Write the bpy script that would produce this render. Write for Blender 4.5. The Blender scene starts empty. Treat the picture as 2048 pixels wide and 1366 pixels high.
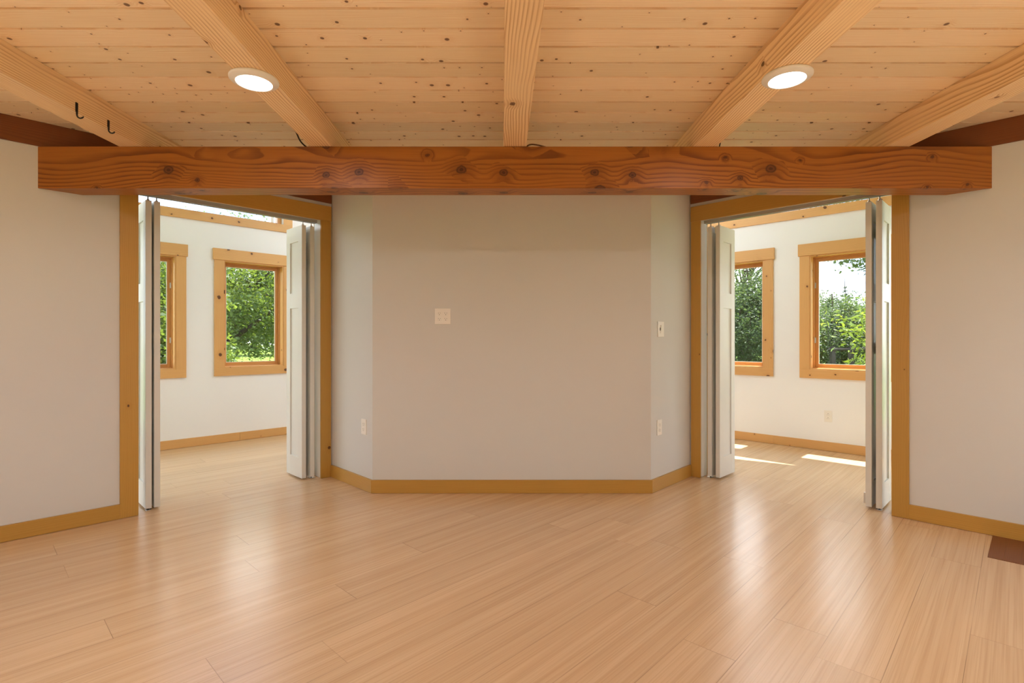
import bpy, bmesh, math, random
from mathutils import Vector, Matrix
import numpy as np

random.seed(7)
RNG = np.random.default_rng(11)
S = bpy.context.scene
COL = S.collection

# ------------------------------------------------------------------ camera
F, CX, CY, H = 1048.0, 1024.0, 678.0, 1.12
cam_d = bpy.data.cameras.new('camera')
cam = bpy.data.objects.new('camera', cam_d)
COL.objects.link(cam)
cam.location = (0, 0, H)
cam.rotation_euler = (math.pi / 2, 0, 0)
cam_d.sensor_width = 36.0
cam_d.lens = 36.0 * F / 2048
cam_d.shift_y = (CY - 683.0) / 2048
cam_d.clip_start = 0.02
S.camera = cam


def U(px, py, z=0.0):
    """ground-plan point (x, y) of a picture point known to lie at height z"""
    d = (z - H) * F / (CY - py)
    return Vector(((px - CX) / F * d, d))


def hit(px, O, u):
    """distance s along plan line O + u s where the sight line at column px crosses it"""
    k = (px - CX) / F
    return (k * O.y - O.x) / (u.x - k * u.y)


# ------------------------------------------------------------------ materials
def new_mat(name):
    m = bpy.data.materials.new(name)
    m.use_nodes = True
    nt = m.node_tree
    nt.nodes.clear()
    return m, nt


class G:
    """tiny node-graph helper"""
    def __init__(s, nt):
        s.nt = nt

    def n(s, t, **kw):
        nd = s.nt.nodes.new(t)
        for k, v in kw.items():
            setattr(nd, k, v)
        return nd

    def link(s, a, b):
        s.nt.links.new(a, b)

    def put(s, sock, v):
        if isinstance(v, bpy.types.NodeSocket):
            s.nt.links.new(v, sock)
        elif v is not None:
            sock.default_value = v

    def math(s, op, a, b=None, c=None, clamp=False):
        nd = s.n('ShaderNodeMath', operation=op, use_clamp=clamp)
        s.put(nd.inputs[0], a)
        s.put(nd.inputs[1], b)
        if c is not None:
            s.put(nd.inputs[2], c)
        return nd.outputs[0]

    def vec(s, x, y, z):
        nd = s.n('ShaderNodeCombineXYZ')
        s.put(nd.inputs[0], x); s.put(nd.inputs[1], y); s.put(nd.inputs[2], z)
        return nd.outputs[0]

    def vmath(s, op, a, b):
        nd = s.n('ShaderNodeVectorMath', operation=op)
        s.put(nd.inputs[0], a); s.put(nd.inputs[1], b)
        return nd.outputs[0]

    def noise(s, v, scale, detail=2.0, rough=0.5, dim='3D'):
        nd = s.n('ShaderNodeTexNoise', noise_dimensions=dim)
        s.put(nd.inputs['Vector'], v)
        nd.inputs['Scale'].default_value = scale
        nd.inputs['Detail'].default_value = detail
        nd.inputs['Roughness'].default_value = rough
        return nd.outputs['Fac']

    def mix(s, f, a, b, mode='MIX'):
        nd = s.n('ShaderNodeMix', data_type='RGBA', blend_type=mode)
        s.put(nd.inputs['Factor'], f)
        s.put(nd.inputs['A'], a); s.put(nd.inputs['B'], b)
        return nd.outputs['Result']

    def remap(s, v, a, b, c=0.0, d=1.0, smooth=True):
        nd = s.n('ShaderNodeMapRange', interpolation_type='SMOOTHSTEP' if smooth else 'LINEAR')
        s.put(nd.inputs['Value'], v)
        nd.inputs['From Min'].default_value = a; nd.inputs['From Max'].default_value = b
        nd.inputs['To Min'].default_value = c; nd.inputs['To Max'].default_value = d
        return nd.outputs['Result']

    def bump(s, h, strength, dist):
        nd = s.n('ShaderNodeBump')
        s.put(nd.inputs['Height'], h)
        nd.inputs['Strength'].default_value = strength
        nd.inputs['Distance'].default_value = dist
        return nd.outputs['Normal']

    def bsdf(s, color, rough=0.5, spec=0.5, normal=None, metal=0.0, coat=0.0, coat_rough=0.1):
        b = s.n('ShaderNodeBsdfPrincipled')
        s.put(b.inputs['Base Color'], color)
        s.put(b.inputs['Roughness'], rough)
        b.inputs['Specular IOR Level'].default_value = spec
        b.inputs['Metallic'].default_value = metal
        b.inputs['Coat Weight'].default_value = coat
        b.inputs['Coat Roughness'].default_value = coat_rough
        if normal is not None:
            s.link(normal, b.inputs['Normal'])
        o = s.n('ShaderNodeOutputMaterial')
        s.link(b.outputs[0], o.inputs[0])
        return b


def c4(r, g, b):
    return (r, g, b, 1.0)


def lin(r, g, b):
    f = lambda v: (v / 255 / 12.92) if v / 255 <= .04045 else ((v / 255 + .055) / 1.055) ** 2.4
    return (f(r), f(g), f(b), 1.0)


def plain(name, color, rough=0.5, spec=0.5, metal=0.0, mottle=0.03, scale=6.0):
    m, nt = new_mat(name)
    g = G(nt)
    tc = g.n('ShaderNodeTexCoord').outputs['Object']
    nz = g.noise(tc, scale, 3)
    col = g.mix(g.remap(nz, .3, .7), c4(*[c * (1 - mottle) for c in color[:3]]),
                c4(*[min(1, c * (1 + mottle)) for c in color[:3]]))
    g.bsdf(col, rough, spec, None, metal)
    return m


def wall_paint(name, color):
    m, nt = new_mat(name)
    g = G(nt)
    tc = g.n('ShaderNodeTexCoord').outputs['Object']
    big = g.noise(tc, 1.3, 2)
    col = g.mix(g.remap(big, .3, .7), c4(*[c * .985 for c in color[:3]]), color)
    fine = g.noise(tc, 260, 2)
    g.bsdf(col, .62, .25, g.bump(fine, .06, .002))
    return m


def wood(name, light, dark, knot, ring=0.006, warp=0.03, knot_cell=0.22, knot_r=0.013, knot_share=.35,
         rough=.45, spec=.4, tone=.12, contrast=.8, pith=(.06, .10)):
    """sawn timber whose own X axis runs along the grain: growth rings, bent round scattered knots"""
    m, nt = new_mat(name)
    g = G(nt)
    tc = g.n('ShaderNodeTexCoord').outputs['Object']
    rnd = g.n('ShaderNodeObjectInfo').outputs['Random']
    off = g.math('MULTIPLY', rnd, 37.0)
    sx = g.n('ShaderNodeSeparateXYZ')
    g.link(tc, sx.inputs[0])
    x0, y0, z0 = sx.outputs
    x = g.math('ADD', x0, off)
    yz = g.math('ADD', y0, z0)
    # knots, in the plane of whichever face shows
    kv = g.vec(g.math('MULTIPLY', x, .78), g.math('ADD', yz, off), 0.0)
    vo = g.n('ShaderNodeTexVoronoi', voronoi_dimensions='2D', feature='F1')
    wob = g.noise(g.vec(x, yz, off), 30, 2)
    kv2 = g.vmath('ADD', kv, g.vec(0.0, g.math('MULTIPLY', g.math('SUBTRACT', wob, .5), .02), 0.0))
    g.link(kv2, vo.inputs['Vector'])
    vo.inputs['Scale'].default_value = 1.0 / knot_cell
    vo.inputs['Randomness'].default_value = 1.0
    kd = g.math('MULTIPLY', vo.outputs['Distance'], knot_cell)
    cs = g.n('ShaderNodeSeparateColor')
    g.link(vo.outputs['Color'], cs.inputs[0])
    has = g.math('LESS_THAN', cs.outputs[0], knot_share)
    size = g.math('MULTIPLY', g.math('ADD', g.math('MULTIPLY', g.math('POWER', cs.outputs[1], 1.6), 1.05), .22), knot_r)
    kn = g.math('DIVIDE', kd, size)                      # 1 at the knot's rim
    core = g.math('MULTIPLY', g.remap(kn, .75, 1.15, 1.0, 0.0), has)
    halo = g.math('MULTIPLY', g.remap(kn, 1.0, 4.2, 1.0, 0.0), has)
    kring = g.math('SINE', g.math('MULTIPLY', kn, 9.0))
    # rings
    lo = g.noise(g.vec(g.math('MULTIPLY', x, .9), g.math('MULTIPLY', y0, 3.0), g.math('MULTIPLY', z0, 3.0)), 1.0, 2, .45)
    hi = g.noise(g.vec(g.math('MULTIPLY', x, 6.0), g.math('MULTIPLY', y0, 22.0), g.math('MULTIPLY', z0, 22.0)), 1.0, 2)
    py = g.math('ADD', y0, g.math('ADD', g.math('MULTIPLY', rnd, .06), pith[0]))
    pz = g.math('SUBTRACT', z0, g.math('ADD', pith[1], g.math('MULTIPLY', rnd, .05)))
    r = g.math('SQRT', g.math('ADD', g.math('MULTIPLY', py, py), g.math('MULTIPLY', pz, pz)))
    r = g.math('ADD', r, g.math('MULTIPLY', g.math('SUBTRACT', lo, .5), warp * 3))
    r = g.math('ADD', r, g.math('MULTIPLY', g.math('SUBTRACT', hi, .5), warp * .12))
    r = g.math('ADD', r, g.math('MULTIPLY', halo, knot_r * .75))
    ph = g.math('FRACT', g.math('DIVIDE', r, ring))
    late = g.math('MULTIPLY', g.remap(ph, .35, .9), g.remap(ph, .93, 1.0, 1.0, 0.0))
    amp = g.remap(g.noise(g.vec(g.math('MULTIPLY', x, .5), yz, 3.3), 5.0, 2), .25, .7, .35, 1.0)
    late = g.math('MULTIPLY', g.math('MULTIPLY', late, amp), contrast)
    fib = g.noise(g.vec(g.math('MULTIPLY', x, 4.0), g.math('MULTIPLY', y0, 300.0), g.math('MULTIPLY', z0, 300.0)), 1.0, 2)
    col = g.mix(late, light, dark)
    col = g.mix(g.math('MULTIPLY', g.remap(fib, .35, .75), .22), col, dark)
    col = g.mix(g.math('MULTIPLY', halo, .35), col, dark)
    kcol = g.mix(g.remap(kring, -.6, .8), knot, c4(*[k * .45 for k in knot[:3]]))
    col = g.mix(g.math('MULTIPLY', core, .92), col, kcol)
    hs = g.n('ShaderNodeHueSaturation')
    g.link(col, hs.inputs['Color'])
    g.put(hs.inputs['Value'], g.math('ADD', 1 - tone * .5, g.math('MULTIPLY', rnd, tone)))
    nrm = g.bump(g.math('SUBTRACT', 1.0, late), .12, .0008)
    g.bsdf(hs.outputs[0], rough, spec, nrm)
    return m


PITCH, PHASE = .1295, 1.968


def ceiling_wood():
    m, nt = new_mat('pine_ceiling_boards')
    g = G(nt)
    tc = g.n('ShaderNodeTexCoord').outputs['Object']
    sx = g.n('ShaderNodeSeparateXYZ')
    g.link(tc, sx.inputs[0])
    x0, y0, z0 = sx.outputs
    t = g.math('DIVIDE', g.math('SUBTRACT', y0, PHASE), PITCH)
    idx = g.math('FLOOR', t)
    wn = g.n('ShaderNodeTexWhiteNoise', noise_dimensions='1D')
    g.link(idx, wn.inputs['W'])
    rnd = wn.outputs['Value']
    x = g.math('ADD', x0, g.math('MULTIPLY', rnd, 53.0))
    yl = g.math('MULTIPLY', g.math('SUBTRACT', g.math('FRACT', t), .5), PITCH)
    vo = g.n('ShaderNodeTexVoronoi', voronoi_dimensions='2D', feature='F1')
    g.link(g.vec(x, g.math('ADD', yl, g.math('MULTIPLY', rnd, 91.0)), 0.0), vo.inputs['Vector'])
    cell = .085
    vo.inputs['Scale'].default_value = 1 / cell
    kd = g.math('MULTIPLY', vo.outputs['Distance'], cell)
    cs = g.n('ShaderNodeSeparateColor')
    g.link(vo.outputs['Color'], cs.inputs[0])
    has = g.math('LESS_THAN', cs.outputs[0], .38)
    size = g.math('ADD', g.math('MULTIPLY', g.math('POWER', cs.outputs[1], 2.5), .0085), .0028)
    kn = g.math('DIVIDE', kd, size)
    core = g.math('MULTIPLY', g.remap(kn, .7, 1.2, 1.0, 0.0), has)
    halo = g.math('MULTIPLY', g.remap(kn, 1.0, 4.5, 1.0, 0.0), has)
    lo = g.noise(g.vec(g.math('MULTIPLY', x, 1.3), g.math('MULTIPLY', yl, 9.0), rnd), 1.0, 2, .5)
    r = g.math('ADD', g.math('ABSOLUTE', g.math('ADD', yl, g.math('SUBTRACT', g.math('MULTIPLY', rnd, .1), .05))),
               g.math('MULTIPLY', lo, .07))
    r = g.math('ADD', r, g.math('MULTIPLY', halo, .010))
    ph = g.math('FRACT', g.math('DIVIDE', r, .0075))
    late = g.math('MULTIPLY', g.remap(ph, .2, .9), g.remap(ph, .92, 1.0, 1.0, 0.0))
    fib = g.noise(g.vec(g.math('MULTIPLY', x, 3.0), g.math('MULTIPLY', yl, 260.0), rnd), 1.0, 2)
    light, dark = c4(.96, .82, .61), c4(.76, .52, .28)
    col = g.mix(g.math('MULTIPLY', late, .48), light, dark)
    col = g.mix(g.math('MULTIPLY', g.remap(fib, .35, .75), .25), col, dark)
    col = g.mix(g.math('MULTIPLY', halo, .3), col, dark)
    col = g.mix(g.math('MULTIPLY', core, .9), col, c4(.13, .05, .018))
    hs = g.n('ShaderNodeHueSaturation')
    g.link(col, hs.inputs['Color'])
    wn2 = g.n('ShaderNodeTexWhiteNoise', noise_dimensions='1D')
    g.link(g.math('ADD', idx, 77.7), wn2.inputs['W'])
    g.put(hs.inputs['Value'], g.remap(wn2.outputs['Value'], 0, 1, .88, 1.06, False))
    g.put(hs.inputs['Hue'], g.remap(rnd, 0, 1, .496, .505, False))
    g.bsdf(hs.outputs[0], .42, .4, g.bump(g.math('SUBTRACT', 1.0, late), .05, .0005))
    return m


PLANK_W, PLANK_L = .192, 1.86


def floor_wood():
    m, nt = new_mat('bamboo_floor_planks')
    g = G(nt)
    tc = g.n('ShaderNodeTexCoord').outputs['Object']
    sx = g.n('ShaderNodeSeparateXYZ')
    g.link(tc, sx.inputs[0])
    p, q, _z = sx.outputs                       # the floor object is turned so X runs along the planks
    t = g.math('DIVIDE', g.math('ADD', q, .062), PLANK_W)
    row = g.math('FLOOR', t)
    qf = g.math('FRACT', t)
    wn = g.n('ShaderNodeTexWhiteNoise', noise_dimensions='1D')
    g.link(row, wn.inputs['W'])
    tp = g.math('ADD', g.math('DIVIDE', p, PLANK_L), wn.outputs['Value'])
    cell = g.math('FLOOR', tp)
    pf = g.math('FRACT', tp)
    wn2 = g.n('ShaderNodeTexWhiteNoise', noise_dimensions='2D')
    g.link(g.vec(row, cell, 0.0), wn2.inputs['Vector'])
    rnd = wn2.outputs['Value']
    po = g.math('ADD', p, g.math('MULTIPLY', rnd, 31.0))
    s1 = g.noise(g.vec(g.math('MULTIPLY', po, 1.6), g.math('MULTIPLY', q, 170.0), rnd), 1.0, 2, .55)
    s2 = g.noise(g.vec(g.math('MULTIPLY', po, .5), g.math('MULTIPLY', q, 26.0), rnd), 1.0, 1, .5)
    light, mid, dark = c4(.69, .485, .295), c4(.635, .43, .25), c4(.45, .275, .138)
    col = g.mix(g.remap(s2, .3, .7), light, mid)
    col = g.mix(g.math('MULTIPLY', g.remap(s1, .40, .72), .36), col, dark)
    hs = g.n('ShaderNodeHueSaturation')
    g.link(col, hs.inputs['Color'])
    g.put(hs.inputs['Value'], g.remap(rnd, 0, 1, .95, 1.03, False))
    # seams between planks, a hair wide and darkened with dirt here and there
    dq = g.math('MULTIPLY', g.math('MINIMUM', qf, g.math('SUBTRACT', 1.0, qf)), PLANK_W)
    dp = g.math('MULTIPLY', g.math('MINIMUM', pf, g.math('SUBTRACT', 1.0, pf)), PLANK_L)
    dd = g.math('MINIMUM', dq, dp)
    seam = g.remap(dd, .0005, .0016, 1.0, 0.0)
    dirt = g.remap(g.noise(tc, 2.3, 2), .35, .65, .15, .6)
    seam = g.math('MULTIPLY', seam, dirt)
    # scuffs worn into the finish
    sc = g.noise(g.vmath('MULTIPLY', tc, (9.0, 4.0, 1.0)), 1.0, 2, .5)
    where = g.remap(g.noise(tc, .9, 2), .45, .75)
    scuff = g.math('MULTIPLY', g.remap(sc, .45, .75), where)
    col = g.mix(g.math('MULTIPLY', scuff, .10), hs.outputs[0], dark)
    col = g.mix(seam, col, c4(.12, .055, .02))
    rough = .25
    g.bsdf(col, rough, .6, None)
    return m


def emitter(name, color, strength):
    m, nt = new_mat(name)
    g = G(nt)
    e = g.n('ShaderNodeEmission')
    e.inputs['Color'].default_value = color
    e.inputs['Strength'].default_value = strength
    o = g.n('ShaderNodeOutputMaterial')
    g.link(e.outputs[0], o.inputs[0])
    return m


def glass_mat():
    m, nt = new_mat('window_glass')
    g = G(nt)
    tr = g.n('ShaderNodeBsdfTransparent')
    tr.inputs['Color'].default_value = c4(.95, .965, .955)
    gl = g.n('ShaderNodeBsdfGlossy')
    gl.inputs['Roughness'].default_value = .02
    geo = g.n('ShaderNodeNewGeometry')
    dt = g.n('ShaderNodeVectorMath', operation='DOT_PRODUCT')
    g.link(geo.outputs['Normal'], dt.inputs[0]); g.link(geo.outputs['Incoming'], dt.inputs[1])
    c = g.math('SUBTRACT', 1.0, g.math('ABSOLUTE', dt.outputs['Value']), clamp=True)
    fr = g.math('ADD', .03, g.math('MULTIPLY', g.math('POWER', c, 5.0), .9))
    mx = g.n('ShaderNodeMixShader')
    g.link(fr, mx.inputs[0])
    g.link(tr.outputs[0], mx.inputs[1])
    g.link(gl.outputs[0], mx.inputs[2])
    o = g.n('ShaderNodeOutputMaterial')
    g.link(mx.outputs[0], o.inputs[0])
    return m


def leaf_mat(name, a, b, through):
    m, nt = new_mat(name)
    g = G(nt)
    geo = g.n('ShaderNodeNewGeometry')
    rnd = geo.outputs['Random Per Island']
    col = g.mix(rnd, a, b)
    d = g.n('ShaderNodeBsdfPrincipled')
    g.link(col, d.inputs['Base Color'])
    d.inputs['Roughness'].default_value = .5
    d.inputs['Specular IOR Level'].default_value = .35
    t = g.n('ShaderNodeBsdfTranslucent')
    g.link(g.mix(.75, col, through), t.inputs['Color'])
    mx = g.n('ShaderNodeMixShader')
    mx.inputs[0].default_value = .42
    g.link(d.outputs[0], mx.inputs[1])
    g.link(t.outputs[0], mx.inputs[2])
    o = g.n('ShaderNodeOutputMaterial')
    g.link(mx.outputs[0], o.inputs[0])
    return m


def grass_mat():
    m, nt = new_mat('meadow_grass')
    g = G(nt)
    tc = g.n('ShaderNodeTexCoord').outputs['Object']
    a = g.noise(tc, .35, 4)
    b = g.noise(tc, 14, 3)
    col = g.mix(g.remap(a, .35, .65), c4(.09, .15, .022), c4(.14, .19, .035))
    col = g.mix(g.math('MULTIPLY', g.remap(b, .4, .7), .5), col, c4(.05, .09, .014))
    g.bsdf(col, .9, .1)
    return m


M = {}
M['paint'] = wall_paint('dimmed_white_wall_paint', c4(.635, .645, .635))  # same white as the far rooms, darkened for the dimmer light here
M['paint_out'] = wall_paint('daylit_white_wall_paint', c4(.86, .87, .88))  # that white again, lighter and cooler to carry the far-room daylight
M['ceil'] = ceiling_wood()
M['floor'] = floor_wood()
M['beam'] = wood('douglas_fir_beam', c4(.38, .135, .018), c4(.12, .028, .004), c4(.13, .038, .012),
                 ring=.0150, warp=.042, knot_cell=.15, knot_r=.026, knot_share=.50, rough=.42, contrast=.78, pith=(-.16, .07))
M['joist'] = wood('fir_joist', c4(.95, .73, .455), c4(.54, .29, .105), c4(.20, .075, .022),
                  ring=.0095, warp=.02, knot_cell=.24, knot_r=.012, knot_share=.24, rough=.45, contrast=.78, pith=(.14, .07))
M['ledger'] = wood('dark_fir_ledger', c4(.20, .062, .015), c4(.12, .032, .008), c4(.08, .025, .008),
                   ring=.008, warp=.02, knot_cell=.3, knot_r=.01, knot_share=.2, rough=.5, contrast=.4)
M['trim'] = wood('clear_pine_trim', c4(.50, .285, .060), c4(.39, .195, .032), c4(.10, .03, .008),
                 ring=.007, warp=.02, knot_cell=.34, knot_r=.0085, knot_share=.35, rough=.36, contrast=.3, tone=.10)
M['wtrim'] = wood('pale_pine_window_trim', c4(.70, .40, .15), c4(.56, .28, .085), c4(.13, .045, .014),
                  ring=.007, warp=.02, knot_cell=.17, knot_r=.0135, knot_share=.55, rough=.38, contrast=.3, tone=.10)
M['sash'] = wood('varnished_sash_wood', c4(.60, .30, .10), c4(.46, .20, .055), c4(.2, .08, .02),
                 ring=.004, warp=.01, knot_cell=.5, knot_r=.004, knot_share=.1, rough=.3, contrast=.3)
M['door'] = plain('white_door_paint', c4(.70, .71, .68), .38, .4, mottle=.01)
M['jamb'] = plain('white_jamb_paint', c4(.78, .79, .77), .38, .4, mottle=.01)
M['track'] = plain('grey_track_metal', c4(.42, .41, .38), .38, .5, metal=.5)
M['metal'] = plain('dull_nickel', c4(.62, .61, .57), .3, .5, metal=.9)
M['plastic'] = plain('white_plastic', c4(.82, .80, .75), .32, .5, mottle=.01)
M['fixture'] = plain('white_fixture_enamel', c4(.80, .79, .76), .4, .4, mottle=.01)
M['slot'] = plain('dark_slot', c4(.03, .025, .02), .6, .3)
M['iron'] = plain('black_iron', c4(.018, .016, .015), .45, .5, metal=.3)
M['cable'] = plain('brown_cable_sheath', c4(.16, .08, .035), .5, .4)
M['cable_dark'] = plain('dark_cable_sheath', c4(.035, .025, .018), .5, .4)
M['inset'] = wood('dark_cherry_strip', c4(.20, .065, .018), c4(.11, .032, .010), c4(.05, .02, .01),
                  ring=.004, warp=.01, knot_cell=.6, knot_r=.003, knot_share=.05, rough=.4, contrast=.5)
M['rubber'] = plain('dark_seal', c4(.10, .10, .085), .7, .2)
M['glass'] = glass_mat()
M['lens'] = emitter('lit_diffuser', c4(1.0, .96, .9), 12.0)
M['siding'] = plain('exterior_siding', c4(.45, .42, .38), .8, .2)
M['bark'] = plain('grey_brown_bark', c4(.055, .042, .032), .9, .1, mottle=.35, scale=14)
M['fence'] = plain('weathered_fence_wood', c4(.05, .045, .04), .85, .1, mottle=.2)
M['grass'] = grass_mat()
M['leafA'] = leaf_mat('maple_leaf', c4(.028, .062, .012), c4(.055, .100, .018), c4(.22, .29, .035))
M['leafB'] = leaf_mat('dark_shrub_leaf', c4(.026, .050, .020), c4(.048, .081, .030), c4(.125, .18, .046))
M['leafC'] = leaf_mat('bright_sapling_leaf', c4(.10, .165, .018), c4(.16, .22, .03), c4(.42, .50, .05))
M['leafD'] = leaf_mat('spruce_needle', c4(.024, .045, .022), c4(.036, .06, .03), c4(.06, .09, .03))


# ------------------------------------------------------------------ object helpers
def tag(o, label=None, cat=None, group=None, kind=None):
    if label: o['label'] = label
    if cat: o['category'] = cat
    if group: o['group'] = group
    if kind: o['kind'] = kind
    return o


def mesh_obj(name, bm, mats, parent=None, mw=None, smooth=False, local=False):
    me = bpy.data.meshes.new(name)
    bmesh.ops.recalc_face_normals(bm, faces=bm.faces)
    bm.to_mesh(me)
    bm.free()
    for m in (mats if isinstance(mats, (list, tuple)) else [mats]):
        me.materials.append(m)
    if smooth:
        for p in me.polygons: p.use_smooth = True
    o = bpy.data.objects.new(name, me)
    COL.objects.link(o)
    if mw is not None:
        o.matrix_world = mw
    if parent is not None:
        o.parent = parent
        if not local:
            o.matrix_parent_inverse = parent.matrix_world.inverted()
    return o


def empty(name, loc=(0, 0, 0)):
    o = bpy.data.objects.new(name, None)
    o.empty_display_size = .1
    o.matrix_world = Matrix.Translation(loc)
    COL.objects.link(o)
    return o


def add_box(bm, lo, hi, bev=0.0):
    ret = bmesh.ops.create_cube(bm, size=1.0)
    vs = ret['verts']
    for v in vs:
        for i in range(3):
            v.co[i] = lo[i] if v.co[i] < 0 else hi[i]
    if bev > 0:
        es = list({e for v in vs for e in v.link_edges})
        bmesh.ops.bevel(bm, geom=es, offset=bev, segments=2, affect='EDGES', profile=.6)


def add_lathe(bm, prof, seg=48, centre=(0, 0)):
    """prof: (radius, z) pairs turned about the vertical"""
    rings = []
    for r, z in prof:
        if r < 1e-6:
            rings.append([bm.verts.new((centre[0], centre[1], z))])
        else:
            rings.append([bm.verts.new((centre[0] + r * math.cos(2 * math.pi * k / seg),
                                        centre[1] + r * math.sin(2 * math.pi * k / seg), z)) for k in range(seg)])
    for a, b in zip(rings, rings[1:]):
        for k in range(seg):
            k2 = (k + 1) % seg
            if len(a) == 1 and len(b) == 1: continue
            if len(a) == 1: bm.faces.new((a[0], b[k], b[k2]))
            elif len(b) == 1: bm.faces.new((a[k], b[0], a[k2]))
            else: bm.faces.new((a[k], b[k], b[k2], a[k2]))


def add_tube(bm, pts, radii, seg=8, caps=True):
    pts = [Vector(p) for p in pts]
    rings = []
    up = Vector((0, 0, 1))
    prev = None
    for i, p in enumerate(pts):
        t = (pts[min(i + 1, len(pts) - 1)] - pts[max(i - 1, 0)]).normalized()
        a = prev if prev is not None else (up if abs(t.z) < .9 else Vector((1, 0, 0)))
        a = (a - t * a.dot(t)).normalized()
        prev = a
        b = t.cross(a)
        r = radii[i] if isinstance(radii, (list, tuple)) else radii
        rings.append([bm.verts.new(p + (a * math.cos(2 * math.pi * k / seg) + b * math.sin(2 * math.pi * k / seg)) * r)
                      for k in range(seg)])
    for A, B in zip(rings, rings[1:]):
        for k in range(seg):
            bm.faces.new((A[k], A[(k + 1) % seg], B[(k + 1) % seg], B[k]))
    if caps:
        bm.faces.new(rings[0][::-1]); bm.faces.new(rings[-1])


class Frame:
    """a wall plane: s runs along it, z up, e out through the wall away from the room in front"""
    def __init__(s, O, u, n):
        s.O, s.u, s.n = O.copy(), u.normalized(), n.normalized()

    def p(s, a, e=0.0, z=0.0):
        q = s.O + s.u * a + s.n * e
        return Vector((q.x, q.y, z))

    def mat(s, a, e, z):
        """local X along the wall, local Y up, local Z toward the viewer's room"""
        X = Vector((s.u.x, s.u.y, 0)); Y = Vector((0, 0, 1)); Z = Vector((-s.n.x, -s.n.y, 0))
        if X.cross(Y).dot(Z) < 0:
            X = -X
        m = Matrix((X, Y, Z)).transposed().to_4x4()
        return Matrix.Translation(s.p(a, e, z)) @ m

    def mat_v(s, a, e, z):
        """local X up (for uprights), local Y along the wall, local Z toward the viewer's room"""
        X = Vector((0, 0, 1)); Z = Vector((-s.n.x, -s.n.y, 0)); Y = Z.cross(X)
        m = Matrix((X, Y, Z)).transposed().to_4x4()
        return Matrix.Translation(s.p(a, e, z)) @ m


def board(name, fr, s0, s1, z0, z1, e0, e1, mat, parent=None, bev=.0015, upright=None):
    """a board on a wall frame; its own X axis follows its length"""
    if upright is None: upright = (z1 - z0) > abs(s1 - s0)
    sm, zm, em = (s0 + s1) / 2, (z0 + z1) / 2, (e0 + e1) / 2
    L, W, T = abs(s1 - s0) / 2, (z1 - z0) / 2, abs(e1 - e0) / 2
    bm = bmesh.new()
    if upright:
        mw = fr.mat_v(sm, em, zm)
        add_box(bm, (-W, -L, -T), (W, L, T), bev)
    else:
        mw = fr.mat(sm, em, zm)
        add_box(bm, (-L, -W, -T), (L, W, T), bev)
    return mesh_obj(name, bm, mat, parent, mw)


def plate(name, fr, outer, holes, e0, e1, mat, parent=None):
    """a wall slab with openings, drawn in (s, z) on a frame"""
    bm = bmesh.new()
    loops = [outer] + holes
    for e in (e0, e1):
        es = []
        for lp in loops:
            vs = [bm.verts.new(fr.p(a, e, z)) for a, z in lp]
            es += [bm.edges.new((vs[i], vs[(i + 1) % len(vs)])) for i in range(len(vs))]
        bmesh.ops.triangle_fill(bm, edges=es, use_beauty=True)
    for lp in loops:
        for i in range(len(lp)):
            (a, z), (b, w) = lp[i], lp[(i + 1) % len(lp)]
            bm.faces.new([bm.verts.new(fr.p(a, e0, z)), bm.verts.new(fr.p(b, e0, w)),
                          bm.verts.new(fr.p(b, e1, w)), bm.verts.new(fr.p(a, e1, z))])
    bmesh.ops.remove_doubles(bm, verts=bm.verts, dist=1e-5)
    mw = fr.mat(0, 0, 0)
    bmesh.ops.transform(bm, matrix=mw.inverted(), verts=bm.verts)
    return mesh_obj(name, bm, mat, parent, mw)


def rect(s0, s1, z0, z1):
    return [(s0, z0), (s1, z0), (s1, z1), (s0, z1)]


def prism(name, poly, z0, z1, mats, parent=None):
    bm = bmesh.new()
    lo = [bm.verts.new((p[0], p[1], z0)) for p in poly]
    hi = [bm.verts.new((p[0], p[1], z1)) for p in poly]
    bm.faces.new(lo[::-1]); bm.faces.new(hi)
    n = len(poly)
    for i in range(n):
        bm.faces.new((lo[i], lo[(i + 1) % n], hi[(i + 1) % n], hi[i]))
    return mesh_obj(name, bm, mats, parent)


def struct(o, label, cat):
    return tag(o, label, cat, kind='structure')


# ------------------------------------------------------------------ plan of the house
TB = .016                                             # trim stands this proud of the walls
LA, LB = U(0, 1086.4), U(645, 957.0)
RA, RB = U(2048, 1083.8), U(1400.3, 956.3)
uL = (LB - LA).normalized(); nL = Vector((-uL.y, uL.x))        # out through the wall, to the far room
uR = (RB - RA).normalized(); nR = Vector((uR.y, -uR.x))
FL = Frame(LA + nL * TB, uL, nL)                       # wall surfaces
FR = Frame(RA + nR * TB, uR, nR)
colL = lambda px, e=-TB: hit(px, FL.O + FL.n * e, FL.u)
colR = lambda px, e=-TB: hit(px, FR.O + FR.n * e, FR.u)


def cross2(O1, u1, O2, u2):
    den = u1.x * u2.y - u1.y * u2.x
    w = O2 - O1
    return (w.x * u2.y - w.y * u2.x) / den


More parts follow.
